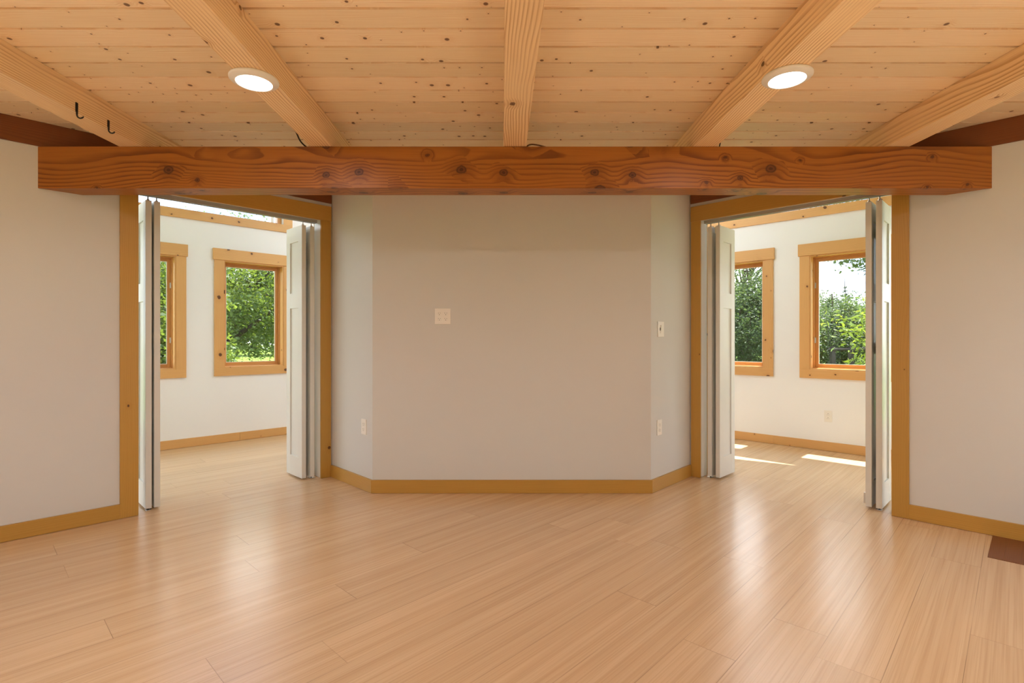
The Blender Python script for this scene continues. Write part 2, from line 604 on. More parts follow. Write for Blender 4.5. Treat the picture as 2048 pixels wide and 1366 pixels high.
WT, RT = .115, .18                                    # inner and outer wall thickness
ZT, ZC, ZO = 2.222, 2.362, 3.75                       # beam top, board ceiling, far-room ceiling
YB = H * F / (987.0 - CY) + TB                        # back wall surface
KL = Vector(((745 - CX) / F * YB, YB)); KR = Vector(((1302 - CX) / F * YB, YB))
sQL, sQR = colL(663.3, 0), colR(1380.7, 0)
QL, QR = FL.p(sQL).xy, FR.p(sQR).xy
FB = Frame(Vector((KL.x, YB)), Vector((1, 0)), Vector((0, 1)))
uSL = (KL - QL).normalized(); FSL = Frame(QL, uSL, Vector((uSL.y * -1, uSL.x)) if Vector((-uSL.y, uSL.x)).y > 0 else Vector((uSL.y, -uSL.x)))
uSR = (KR - QR).normalized(); FSR = Frame(QR, uSR, Vector((-uSR.y, uSR.x)) if Vector((-uSR.y, uSR.x)).y > 0 else Vector((uSR.y, -uSR.x)))
for f in (FSL, FSR):
    pass

sC = cross2(FL.O, FL.u, FR.O, FR.u)
C0 = FL.p(sC).xy
SIDE = 7.4
sEL = sC - SIDE
EL = FL.p(sEL).xy
sCR = cross2(FR.O, FR.u, FL.O, FL.u)
sER = sCR - SIDE
ER = FR.p(sER).xy
# far walls
A, B = U(320.9, 901.4), U(575.2, 869.0)
uFL = (B - A).normalized(); GL = Frame(A + Vector((-uFL.y, uFL.x)) * TB, uFL, Vector((-uFL.y, uFL.x)))
A, B = U(1728, 911.8), U(1473, 878.3)
uFR = (B - A).normalized(); GR = Frame(A + Vector((uFR.y, -uFR.x)) * TB, uFR, Vector((uFR.y, -uFR.x)))
gL = lambda px, e=-TB: hit(px, GL.O + GL.n * e, GL.u)
gR = lambda px, e=-TB: hit(px, GR.O + GR.n * e, GR.u)
gC = cross2(GL.O, GL.u, GR.O, GR.u); CO = GL.p(gC).xy
gCR = cross2(GR.O, GR.u, GL.O, GL.u)
# ring ends: far walls run back as far as the inner walls do
gEL = gC - SIDE - 2.2
gER = gCR - SIDE - 2.2
# rear walls (behind the photographer)
uRL = -nL; FRL = Frame(EL, Vector((uL.y, -uL.x)), -uL)
uq = Vector((uL.y, -uL.x))
# rear-left runs from EL parallel to the right wall, rear-right from ER parallel to the left wall
rl = -uR; rr = -uL
sRL = cross2(EL, rl, ER, rr)
RC = EL + rl * sRL
FRL = Frame(EL, rl, Vector((rl.y, -rl.x)) if Vector((rl.y, -rl.x)).y < 0 else Vector((-rl.y, rl.x)))
FRR = Frame(ER, rr, Vector((rr.y, -rr.x)) if Vector((rr.y, -rr.x)).y < 0 else Vector((-rr.y, rr.x)))
sRR = cross2(ER, rr, EL, rl)

# ------------------------------------------------------------------ floor, ceilings, ground
th = math.atan2(uL.y, uL.x)
rot = Matrix.Rotation(th, 4, 'Z')
bm = bmesh.new()
ring_poly = [CO, GR.p(gER).xy, GR.p(gER).xy + (ER - C0).normalized() * 0, RC, GL.p(gEL).xy]
poly = [CO + Vector((0, RT)), GR.p(gER, RT).xy, ER + rr * -.02 + Vector((0, 0)), RC + Vector((0, -RT)), EL, GL.p(gEL, RT).xy]
inv = rot.inverted()
fl = [inv @ Vector((p.x, p.y, 0)) for p in poly]
lo = [bm.verts.new((p.x, p.y, -.03)) for p in fl]; hi = [bm.verts.new((p.x, p.y, 0)) for p in fl]
bm.faces.new(lo[::-1]); bm.faces.new(hi)
for i in range(len(fl)):
    j = (i + 1) % len(fl)
    bm.faces.new((lo[i], lo[j], hi[j], hi[i]))
struct(mesh_obj('floor', bm, M['floor'], None, rot), 'pale bamboo plank floor running through both doorways', 'floor')

# board ceiling: boards run across the picture, with a shadow groove between neighbours
bm = bmesh.new()
y0, y1 = RC.y - .2, C0.y + .2
k0 = math.floor((y0 - PHASE) / PITCH); k1 = math.ceil((y1 - PHASE) / PITCH)
prof = []
for k in range(k0, k1 + 1):
    y = PHASE + k * PITCH
    prof += [(y - .006, ZC), (y - .006, ZC + .022), (y + .0075, ZC + .022), (y + .0079, ZC)]
XW = 6.0
va = [bm.verts.new((-XW, y, z)) for y, z in prof]
vb = [bm.verts.new((XW, y, z)) for y, z in prof]
for i in range(len(prof) - 1):
    bm.faces.new((va[i], va[i + 1], vb[i + 1], vb[i]))
for O, n in ((FL.O, FL.n), (FR.O, FR.n), (EL, FRL.n), (ER, FRR.n), (FB.O, FB.n)):
    clip = .0
    if O is FB.O: continue
    bmesh.ops.bisect_plane(bm, geom=bm.verts[:] + bm.edges[:] + bm.faces[:],
                           plane_co=(O.x + n.x * clip, O.y + n.y * clip, 0), plane_no=(n.x, n.y, 0), clear_outer=True)
SKY = [(2.31, 3.45, -.9, 1.58), (-2.08, -1.17, -1.7, 1.62)]  # unseen skylights added so the sunlit floor brightens the ceiling
def punch(bm, z=None):
    for x0, x1, ya, yb in SKY:
        for co, no in (((x0, 0, 0), (1, 0, 0)), ((x1, 0, 0), (1, 0, 0)), ((0, ya, 0), (0, 1, 0)), ((0, yb, 0), (0, 1, 0))):
            bmesh.ops.bisect_plane(bm, geom=bm.verts[:] + bm.edges[:] + bm.faces[:], plane_co=co, plane_no=no)
        kill = [f for f in bm.faces if x0 < f.calc_center_median().x < x1 and ya < f.calc_center_median().y < yb]
        bmesh.ops.delete(bm, geom=kill, context='FACES')
punch(bm)
for f in bm.faces: f.normal_update()
ce = mesh_obj('ceiling', bm, M['ceil'])
struct(ce, 'ceiling of knotty pine boards with shadow grooves', 'ceiling')
# attic floor above it (closes the room)
pl = [C0, ER, RC, EL]
bm = bmesh.new()
for z in (ZC + .03, ZC + .06):
    bm.faces.new([bm.verts.new((p.x, p.y, z)) for p in pl])
punch(bm)
struct(mesh_obj('ceiling_3', bm, M['siding']), 'roof deck above the pine boards', 'ceiling')
for k, (x0, x1, ya, yb) in enumerate(SKY):
    w = empty('window_%d' % (40 + k), ((x0 + x1) / 2, (ya + yb) / 2, ZC))
    struct(w, 'added unseen skylight to brighten the ceiling, over the %s of the room' % ('right', 'left')[k], 'skylight')
    for nm, lo, hi in (('curb', (x0 - .02, ya - .02, ZC + .001), (x0, yb + .02, ZC + .16)), ('curb', (x1, ya - .02, ZC + .001), (x1 + .02, yb + .02, ZC + .16)),
                       ('curb', (x0, ya - .02, ZC + .001), (x1, ya, ZC + .16)), ('curb', (x0, yb, ZC + .001), (x1, yb + .02, ZC + .16))):
        b2 = bmesh.new(); add_box(b2, lo, hi); mesh_obj(nm, b2, M['jamb'], w)
    b2 = bmesh.new(); add_box(b2, (x0, ya, ZC + .150), (x1, yb, ZC + .154)); mesh_obj('pane', b2, M['glass'], w)
# far-room ceiling
pl = [CO, GR.p(gER).xy, ER, C0, EL, GL.p(gEL).xy]
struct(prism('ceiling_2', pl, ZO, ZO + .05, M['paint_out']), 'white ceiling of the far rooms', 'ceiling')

# ------------------------------------------------------------------ inner walls
ZH = 2.074
dL0, dL1 = colL(277.2), colL(642.3)
dR0, dR1 = colR(1783), colR(1400.5)
# casing edges define the opening; the jamb lining stands 6 mm back from them
def wall_with_door(name, fr, sE, sQ, d0, d1, label):
    w = plate(name, fr, [(sE, 0), (d0 - .02, 0), (d0 - .02, ZH + .02), (d1 + .02, ZH + .02), (d1 + .02, 0),
                         (sQ + .0, 0), (sQ, ZO), (sE, ZO)], [], 0, WT, M['paint'])
    struct(w, label, 'wall')
sXL = sQL + .35; sXR = sQR + .35
wall_with_door('wall_left', FL, sEL, sXL, dL0, dL1, 'white angled wall with the left doorway')
wall_with_door('wall_right', FR, sER, sXR, dR0, dR1, 'white angled wall with the right doorway')
LSL = (KL - QL).length; LSR = (KR - QR).length
struct(plate('wall_back', FB, rect(0, KR.x - KL.x, 0, ZC), [], 0, .1, M['paint']), 'white flat wall facing the room between the two doorways', 'wall')
struct(plate('wall_back_left', FSL, rect(0, LSL, 0, ZC), [], 0, .1, M['paint']), 'short white return wall beside the left doorway', 'wall')
struct(plate('wall_back_right', FSR, rect(0, LSR, 0, ZC), [], 0, .1, M['paint']), 'short white return wall beside the right doorway', 'wall')

# rear walls; their unseen windows are added to brighten the room
PORTALS = []


def rear_wall(name, fr, L, label, base):
    holes, wins = [], []
    nwin = 2
    step = (L - 1.2) / nwin
    for k in range(nwin):
        a = .6 + k * step + 1.1
        b = a + step - 2.3
        holes.append(rect(a, b, .7, 1.95)); wins.append((a, b))
    struct(plate(name, fr, rect(0, L, 0, ZO), holes, 0, RT, M['paint']), label, 'wall')
    PORTALS.append((fr, holes))
    for k, (a, b) in enumerate(wins):
        w = empty('window_%d' % (base + k), fr.p((a + b) / 2, .09, .7))
        struct(w, 'added unseen fill-daylight window behind the photographer, %s of %s' % (('first', 'last')[k], label), 'window')
        f = .05
        board('frame', fr, a, a + f, .7, 1.95, .05, .13, M['sash'], w)
        board('frame', fr, b - f, b, .7, 1.95, .05, .13, M['sash'], w)
        board('frame', fr, a + f, b - f, .7, .7 + f, .05, .13, M['sash'], w)
        board('frame', fr, a + f, b - f, 1.95 - f, 1.95, .05, .13, M['sash'], w)
        board('pane', fr, a + f, b - f, .7 + f, 1.95 - f, .088, .092, M['glass'], w, 0)
rear_wall('wall_rear_left', FRL, sRL, 'the rear left wall', 10)
rear_wall('wall_rear_right', FRR, sRR, 'the rear right wall', 13)


# ------------------------------------------------------------------ far rooms
WZ0, WZ1 = .807, 1.972
SL, SR = dL0, dR0
W1 = (gL(447.7), gL(567.5)); ww = W1[1] - W1[0]
W2 = (gL(352.0) - ww, gL(352.0))
W3 = (gR(1618.8) - ww, gR(1618.8))                     # s on the right far wall runs away from the viewer, i.e. to the left
W4 = (gR(1527.7), gR(1527.7) + ww)
T_Z0, TLH = 2.455, 3.6
tl0, tl1 = gEL + .4, gL(568.0)
tl_hole = rect(tl0, tl1, T_Z0, TLH)
tr0, tr1 = gR(1700) - .15, gCR - .25
def ztr(s): return min(3.62, 3.02 + .71 * (s - (gR(1648.7))))
tm = gR(1648.7) + (3.62 - 3.02) / .71
tr_hole = [(tr0, T_Z0), (tr1, T_Z0), (tr1, 3.62), (tm, 3.62), (tr0, ztr(tr0))]
extraL = [rect(W2[0] - 1.55 - k * 1.5, W2[0] - .35 - k * 1.5, .25, 2.2) for k in range(3)]  # unseen windows added along both far walls to brighten those rooms
extraR = [rect(W3[0] - 1.55 - k * 1.5, W3[0] - .35 - k * 1.5, .25, 2.2) for k in range(3)]
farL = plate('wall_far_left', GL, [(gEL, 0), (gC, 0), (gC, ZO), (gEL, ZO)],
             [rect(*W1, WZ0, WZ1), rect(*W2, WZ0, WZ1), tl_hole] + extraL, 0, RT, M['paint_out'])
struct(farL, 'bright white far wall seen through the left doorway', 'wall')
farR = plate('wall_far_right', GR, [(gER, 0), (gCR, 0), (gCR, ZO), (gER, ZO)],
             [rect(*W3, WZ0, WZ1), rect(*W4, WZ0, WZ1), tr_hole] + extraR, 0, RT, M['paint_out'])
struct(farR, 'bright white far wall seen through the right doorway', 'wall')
# end walls of the far rooms, glazed openings added to brighten them
for nm, p, q, lb in (('wall_end_left', EL, GL.p(gEL).xy, 'end wall of the left far room'),
                     ('wall_end_right', ER, GR.p(gER).xy, 'end wall of the right far room')):
    u = (q - p).normalized()
    n = Vector((u.y, -u.x)) if Vector((u.y, -u.x)).y < 0 else Vector((-u.y, u.x))
    fe = Frame(p, u, n); Le = (q - p).length
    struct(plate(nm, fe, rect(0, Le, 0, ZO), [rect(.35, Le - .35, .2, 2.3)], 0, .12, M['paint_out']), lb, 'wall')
    PORTALS.append((fe, [rect(.35, Le - .35, .2, 2.3)]))
    w = empty('window_30' if nm == 'wall_end_left' else 'window_31', fe.p(Le / 2, .06, .2))
    struct(w, 'added unseen daylight opening in the ' + lb, 'window')
    for q0, q1, z0, z1 in ((.35, .41, .2, 2.3), (Le - .41, Le - .35, .2, 2.3), (.41, Le - .41, 2.24, 2.3), (.41, Le - .41, .2, .26)):
        board('frame', fe, q0, q1, z0, z1, .03, .10, M['sash'], w)
    board('pane', fe, .41, Le - .41, .26, 2.24, .062, .066, M['glass'], w, 0)


def hinge(fr, s, e, z, parent):
    bm = bmesh.new()
    add_box(bm, (-.028, -.010, -.002), (.028, .010, .002), .001)
    add_tube(bm, [(-.028, 0, .004), (.028, 0, .004)], .005, 8)
    o = mesh_obj('hinge', bm, M['metal'], parent, fr.mat_v(s, e, z))
    tag(o, 'bright metal hinge')
    return o


def build_window(num, fr, a, b, label, hinge_side=None):
    w = empty('window_%d' % num, fr.p((a + b) / 2, 0, WZ0))
    struct(w, label, 'window')
    cw, hh, sb = .092, .122, .086
    board('casing', fr, a - cw, a, WZ0, WZ1, -TB - .002, 0, M['wtrim'], w)
    board('casing', fr, b, b + cw, WZ0, WZ1, -TB - .002, 0, M['wtrim'], w)
    board('header_casing', fr, a - cw - .013, b + cw + .013, WZ1, WZ1 + hh, -.027, 0, M['wtrim'], w)
    board('sill_casing', fr, a - cw, b + cw, WZ0 - sb, WZ0, -TB - .002, 0, M['wtrim'], w)
    t = .013
    # lining of the opening
    board('lining', fr, a, a + t, WZ0, WZ1, -TB + .004, .135, M['wtrim'], w, .001)
    board('lining', fr, b - t, b, WZ0, WZ1, -TB + .004, .135, M['wtrim'], w, .001)
    board('lining', fr, a + t, b - t, WZ1 - t, WZ1, -TB + .004, .135, M['wtrim'], w, .001)
    board('lining', fr, a + t, b - t, WZ0, WZ0 + t, -TB + .004, .135, M['wtrim'], w, .001)
    # stop beads step in toward the sash
    k = .009
    for q0, q1, z0, z1 in ((a + t, a + t + k, WZ0 + t, WZ1 - t), (b - t - k, b - t, WZ0 + t, WZ1 - t),
                           (a + t + k, b - t - k, WZ1 - t - k, WZ1 - t), (a + t + k, b - t - k, WZ0 + t, WZ0 + t + k)):
        board('stop_bead', fr, q0, q1, z0, z1, .066, .096, M['sash'], w, .001)
    # casement sash
    i = .016; f = .038
    A, B, Z0, Z1 = a + i, b - i, WZ0 + i, WZ1 - i
    sash = empty('sash', fr.p((A + B) / 2, .115, Z0)); sash.parent = w
    sash.matrix_parent_inverse = w.matrix_world.inverted()
    for q0, q1, z0, z1, nm in ((A, A + f, Z0, Z1, 'stile'), (B - f, B, Z0, Z1, 'stile'),
                               (A + f, B - f, Z1 - f, Z1, 'rail'), (A + f, B - f, Z0, Z0 + f, 'rail')):
        board(nm, fr, q0, q1, z0, z1, .098, .134, M['sash'], sash, .002)
    # pale glazing bead round the pane
    bm = bmesh.new()
    h = .005
    L, Wd = (B - A) / 2 - f, (Z1 - Z0) / 2 - f
    for lo, hi in (((-L, -Wd, -h), (-L + h, Wd, h)), ((L - h, -Wd, -h), (L, Wd, h)),
                   ((-L + h, Wd - h, -h), (L - h, Wd, h)), ((-L + h, -Wd, -h), (L - h, -Wd + h, h))):
        add_box(bm, lo, hi)
    mesh_obj('glazing_bead', bm, M['plastic'], sash, fr.mat((A + B) / 2, .106, (Z0 + Z1) / 2))
    board('pane', fr, A + f - .004, B - f + .004, Z0 + f - .004, Z1 - f + .004, .114, .118, M['glass'], sash, 0)
    if hinge_side:
        s = (b - .024) if hinge_side == 'b' else (a + .024)
        for z in (WZ0 + .30, WZ1 - .30):
            hinge(fr, s, .094, z, w)
    return w


build_window(1, GL, *W1, 'pine framed casement window full of green leaves, left far wall, nearer the folded doors')
build_window(2, GL, *W2, 'pine framed casement window cut off by the left folded doors, hinges showing', 'b')
build_window(3, GR, *W3, 'pine framed casement window with sky over trees in the right doorway', 'b')
build_window(4, GR, *W4, 'pine framed casement window half hidden behind the right doorway folded doors')
for k, (fr, hs) in enumerate(((GL, extraL), (GR, extraR))):
    for j, r_ in enumerate(hs):
        w = empty('window_%d' % (20 + k * 3 + j), fr.p((r_[0][0] + r_[1][0]) / 2, 0, WZ0))
        struct(w, 'added daylight window further along the %s far wall, out of sight' % ('left', 'right')[k], 'window')
        a, b = r_[0][0], r_[1][0]
        for q0, q1, z0, z1 in ((a, a + .05, .25, 2.2), (b - .05, b, .25, 2.2), (a + .05, b - .05, 2.15, 2.2), (a + .05, b - .05, .25, .30)):
            board('frame', fr, q0, q1, z0, z1, .09, .14, M['sash'], w)
        board('pane', fr, a + .05, b - .05, .30, 2.15, .114, .118, M['glass'], w, 0)


def transom(num, fr, hole, label, case_to):
    """high glazing over a long bottom casing board"""
    s0 = min(p[0] for p in hole); s1 = max(p[0] for p in hole)
    w = empty('window_%d' % num, fr.p((s0 + s1) / 2, 0, T_Z0))
    struct(w, label, 'window')
    board('casing', fr, min(s0, case_to[0]), max(s1, case_to[1]), T_Z0 - .090, T_Z0, -TB - .002, 0, M['wtrim'], w)
    z1 = max(p[1] for p in hole)
    return w


w5 = transom(5, GL, tl_hole, 'high transom window glaring white above the left far wall windows', (tl0, gL(585.0)))
board('casing', GL, tl1, gL(585.0), T_Z0, TLH, -TB - .002, 0, M['wtrim'], w5)
board('frame', GL, tl1 - .045, tl1, T_Z0, TLH, .06, .13, M['sash'], w5)
board('frame', GL, tl0, tl1 - .045, T_Z0, T_Z0 + .02, .06, .13, M['sash'], w5)
board('frame', GL, tl0, tl1 - .045, TLH - .04, TLH, .06, .13, M['sash'], w5)
board('mullion', GL, tl1 - .115, tl1 - .085, T_Z0 + .02, TLH - .04, .07, .12, M['plastic'], w5)
board('pane', GL, tl0, tl1 - .045, T_Z0 + .02, TLH - .04, .093, .097, M['glass'], w5, 0)
w6 = transom(6, GR, tr_hole, 'high sloping transom window above the right far wall windows', (gR(1900), tr1 + .1))
plate('pane', GR, tr_hole, [], .093, .097, M['glass'], w6)

# baseboards
BH = .0935
def bb(name, fr, s0, s1, label, h=BH, mat='trim', e=TB):
    o = board(name, fr, s0, s1, .0015, h, -e, 0, M[mat])
    struct(o, label, 'baseboard')
cL = [(colL(240), dL0), (dL1, colL(662.2))]
cR = [(colR(1818), dR0), (dR1, colR(1382))]
bb('baseboard_left', FL, sEL, cL[0][0], 'pine baseboard along the left angled wall', .0905)
bb('baseboard_right', FR, sER, cR[0][0], 'pine baseboard along the right angled wall', .0905)
def mitre_bb(name, pts, label, h=.0955):
    o = prism(name, pts, .0015, h, M['trim'])
    struct(o, label, 'baseboard')
# the three boards round the closet meet in mitres
def offp(p, n, d): return p - n * d
def corner(f1, f2, d):
    O1, O2 = f1.O - f1.n * d, f2.O - f2.n * d
    return O1 + f1.u * cross2(O1, f1.u, O2, f2.u)
kl, kr = corner(FSL, FB, TB), corner(FSR, FB, TB)
def bb_poly(name, fr, a_wall, b_wall, a_out, b_out, label):
    """mitred board: plan corners given, its own X axis along the wall"""
    mid = (a_wall + b_wall) / 2
    mw = fr.mat(0, 0, 0); mw.translation = Vector((mid.x, mid.y, .048))
    iv = mw.inverted()
    bm = bmesh.new()
    pl = [a_wall, b_wall, b_out, a_out]
    lo = [bm.verts.new(iv @ Vector((p.x, p.y, .0015))) for p in pl]
    hi = [bm.verts.new(iv @ Vector((p.x, p.y, .0955))) for p in pl]
    bm.faces.new(lo[::-1]); bm.faces.new(hi)
    for i in range(4): bm.faces.new((lo[i], lo[(i + 1) % 4], hi[(i + 1) % 4], hi[i]))
    struct(mesh_obj(name, bm, M['trim'], None, mw), label, 'baseboard')
bb_poly('baseboard_back', FB, KL, KR, kl, kr, 'pine baseboard under the flat back wall')
oL = FSL.p(TB + .002).xy; oR = FSR.p(TB + .002).xy
bb_poly('baseboard_back_left', FSL, oL, KL, FSL.p(TB + .002, -TB).xy, kl, 'short pine baseboard beside the left doorway')
bb_poly('baseboard_back_right', FSR, oR, KR, FSR.p(TB + .002, -TB).xy, kr, 'short pine baseboard beside the right doorway')
jl = gL(480)
bb('baseboard_far_left', GL, jl, gC - .05, 'pine baseboard in the left far room beyond its joint', .0905, 'wtrim')
bb('baseboard_far_left_2', GL, gEL, jl - .001, 'pine baseboard in the left far room before its joint', .0905, 'wtrim')
jr = gR(1546)
bb('baseboard_far_right', GR, jr, gCR - .05, 'pine baseboard in the right far room, end behind the folded doors', .0905, 'wtrim')
bb('baseboard_far_right_2', GR, gER, jr - .001, 'long pine baseboard in the right far room under the outlet', .0905, 'wtrim')

# ------------------------------------------------------------------ doorways
def doorway(num, fr, d0, d1, c0, c1, side):
    d = empty('door_%d' % num, fr.p((d0 + d1) / 2, 0, 0))
    struct(d, 'pine cased doorway opening to the %s far room' % side, 'doorway')
    board('casing', fr, c0[0], c0[1], .0015, ZH, -TB, 0, M['trim'], d)
    board('casing', fr, c1[0], c1[1], .0015, ZH, -TB, 0, M['trim'], d)
    board('header_casing', fr, c0[0] - .006, c1[1] + .002, ZH, ZH + .120, -TB - .003, 0, M['trim'], d)
    j = .012
    for q0, q1 in ((d0 - .02, d0 - .006), (d1 + .006, d1 + .02)):
        o = board('jamb', fr, q0, q1, .0015, ZH + .02, -.001, WT + .001, M['jamb'], d)
    board('jamb', fr, d0 - .006, d1 + .006, ZH + .006, ZH + .02, -.001, WT + .001, M['jamb'], d, upright=False)
    # casing round the far side of the opening
    board('casing', fr, d0 - .09, d0 - .006, .0015, ZH, WT, WT + TB, M['trim'], d)
    board('casing', fr, d1 + .006, d1 + .09, .0015, ZH, WT, WT + TB, M['trim'], d)
    board('header_casing', fr, d0 - .1, d1 + .1, ZH + .006, ZH + .12, WT, WT + TB, M['trim'], d)
    # track under the head
    t = empty('bifold_track', fr.p((d0 + d1) / 2, .055, ZH))
    tag(t, 'grey metal bifold track under the head of the %s doorway' % side, 'door track', 'bifold tracks')
    zt = ZH + .006
    board('channel', fr, d0 + .008, d1 - .008, zt - .0265, zt, .036, .0385, M['track'], t, .0008)
    board('channel', fr, d0 + .008, d1 - .008, zt - .0265, zt, .0745, .077, M['track'], t, .0008)
    board('channel', fr, d0 + .008, d1 - .008, zt - .0035, zt - .001, .0385, .0745, M['track'], t, .0008)
    board('track_lip', fr, d0 + .008, d1 - .008, zt - .0265, zt - .024, .0385, .049, M['track'], t, .0005)
    board('track_lip', fr, d0 + .008, d1 - .008, zt - .0265, zt - .024, .064, .0745, M['track'], t, .0005)
    return d


doorway(1, FL, dL0, dL1, cL[0], cL[1], 'left')
doorway(2, FR, dR0, dR1, cR[0], cR[1], 'right')

PW, PT, PZ0, PZ1 = .288, .034, .013, 2.026


def bifold_panel(fr, s, e0, parent, flip):
    """one shaker leaf standing square to the wall: local X across the leaf (out from the track), Y its thickness, Z up"""
    X = Vector((fr.n.x, fr.n.y, 0)); Z = Vector((0, 0, 1)); Y = Z.cross(X)
    mw = Matrix.Translation(fr.p(s, e0, 0)) @ Matrix((X, Y, Z)).transposed().to_4x4()
    bm = bmesh.new()
    h = PT / 2
    st, rec = .068, .010
    rails = [(PZ0, .172), (1.369, 1.491), (1.904, PZ1)]
    add_box(bm, (0, -h, PZ0), (st, h, PZ1), .0012)
    add_box(bm, (PW - st, -h, PZ0), (PW, h, PZ1), .0012)
    for z0, z1 in rails:
        add_box(bm, (st, -h + .0004, z0), (PW - st, h - .0004, z1))
    o = mesh_obj('panel', bm, M['door'], parent, mw)
    for z0, z1 in ((.172, 1.369), (1.491, 1.904)):
        b2 = bmesh.new()
        add_box(b2, (st - .006, -h + rec, z0 - .006), (PW - st + .006, h - rec, z1 + .006))
        f = mesh_obj('recessed_field', b2, M['door'], o, local=True)
    return o


def bifold(fr, pxs, e, label, near):
    """pxs: picture columns of the near edges (jamb leaf, then free leaf)"""
    ss = []
    for a, b in pxs:
        ss.append(hit((a + b) / 2, fr.O + fr.n * e, fr.u))
    root = empty('bifold_door', fr.p((ss[0] + ss[1]) / 2, e, 0))
    tag(root, label, 'door', 'folded white bifold doors')
    for i, s in enumerate(ss):
        p = bifold_panel(fr, s, e, root, i)
    # top pins, bottom pivot, three butt hinges across the far edges and a closer clip at the foot
    zt = ZH + .006
    for i, s in enumerate(ss):
        b2 = bmesh.new()
        q = fr.p(s, e + .02, 0)
        add_tube(b2, [(q.x, q.y, PZ1 - .002), (q.x, q.y, zt - .0272)], .0045, 8)
        add_tube(b2, [(q.x, q.y, PZ1 + .0005), (q.x, q.y, PZ1 + .009)], .009, 10)
        mesh_obj('top_pin', b2, M['metal'], root)
    b2 = bmesh.new()
    q = fr.p(ss[0], e + .02, 0)
    add_tube(b2, [(q.x, q.y, .003), (q.x, q.y, PZ0 + .001)], .006, 8)
    dirn = 1 if ss[0] > ss[1] else -1
    mesh_obj('bottom_pivot', b2, M['iron'], root)
    board('pivot_bracket', fr, ss[0] - .012, ss[0] + .03 if dirn > 0 else ss[0] + .012, .0005, .0035, e, e + .045, M['metal'], root, .0005)
    m = (ss[0] + ss[1]) / 2
    g0, g1 = min(ss) + PT / 2, max(ss) - PT / 2
    for z in (.22, 1.02, 1.82):
        board('hinge', fr, g0 - .004, g1 + .004, z, z + .075, e + PW - .001, e + PW + .003, M['metal'], root, .0005)
    return root, ss


ED = .050
bifold(FL, [(291.6, 303.0), (308.8, 320.2)], ED, 'folded white bifold pair at the outer jamb of the left doorway, farthest left', True)
bifold(FL, [(620.6, 628.6), (603.8, 612.0)], ED, 'folded white bifold pair of the left doorway beside the short return wall', False)
r1, s1 = bifold(FR, [(1752, 1764), (1731, 1743)], ED, 'folded white bifold pair at the outer jamb of the right doorway, farthest right', True)
r2, s2 = bifold(FR, [(1415.5, 1423.2), (1431.6, 1439.6)], ED, 'folded white bifold pair of the right doorway beside the light switch wall', False)
# aligner clip low between the right pair, and one at the head
b2 = bmesh.new()
o = board('aligner', FR, s1[1] + PT / 2 - .001, s1[1] + PT / 2 + .012, .03, .10, ED + .006, ED + .022, M['metal'], r1, .002)
tag(o, 'bright metal aligner')
o = board('aligner', FR, s2[1] + PT / 2 - .001, s2[1] + PT / 2 + .010, 1.965, 2.02, ED + .004, ED + .020, M['metal'], r2, .002)

# ------------------------------------------------------------------ dark ledger boards on top of the angled walls
for nm, fr, a, b, lb in (('trim_2', FL, sEL, sQL, 'dark wooden ledger board along the top of the left angled wall'),
                         ('trim_3', FR, sER, sQR, 'dark wooden ledger board along the top of the right angled wall')):
    struct(board(nm, fr, a, b - .006, ZT, ZC - .001, -.013, -.0005, M['ledger']), lb, 'ledger board')

# ------------------------------------------------------------------ main beam
y_f, y_b = 2.996, 3.141
def x_on(fr, y): return fr.O.x + fr.u.x * (y - fr.O.y) / fr.u.y
zb0, zb1 = 1.982, ZT - .001
mw = Matrix.Translation((0, (y_f + y_b) / 2, (zb0 + zb1) / 2))
bm = bmesh.new()
pl = [(x_on(FL, y_f) + .001, y_f), (x_on(FR, y_f) - .001, y_f), (x_on(FR, y_b) - .001, y_b), (x_on(FL, y_b) + .001, y_b)]
lo = [bm.verts.new((x, y - (y_f + y_b) / 2, -(zb1 - zb0) / 2)) for x, y in pl]
hi = [bm.verts.new((x, y - (y_f + y_b) / 2, (zb1 - zb0) / 2)) for x, y in pl]
bm.faces.new(lo[::-1]); bm.faces.new(hi)
for i in range(4): bm.faces.new((lo[i], lo[(i + 1) % 4], hi[(i + 1) % 4], hi[i]))
bmesh.ops.bevel(bm, geom=[e for e in bm.edges], offset=.002, segments=2, affect='EDGES', profile=.5)
beam = mesh_obj('cross_beam', bm, M['beam'], None, mw)
tag(beam, 'thick knotty brown timber beam spanning the room under the joists', 'beam', None, 'thing')

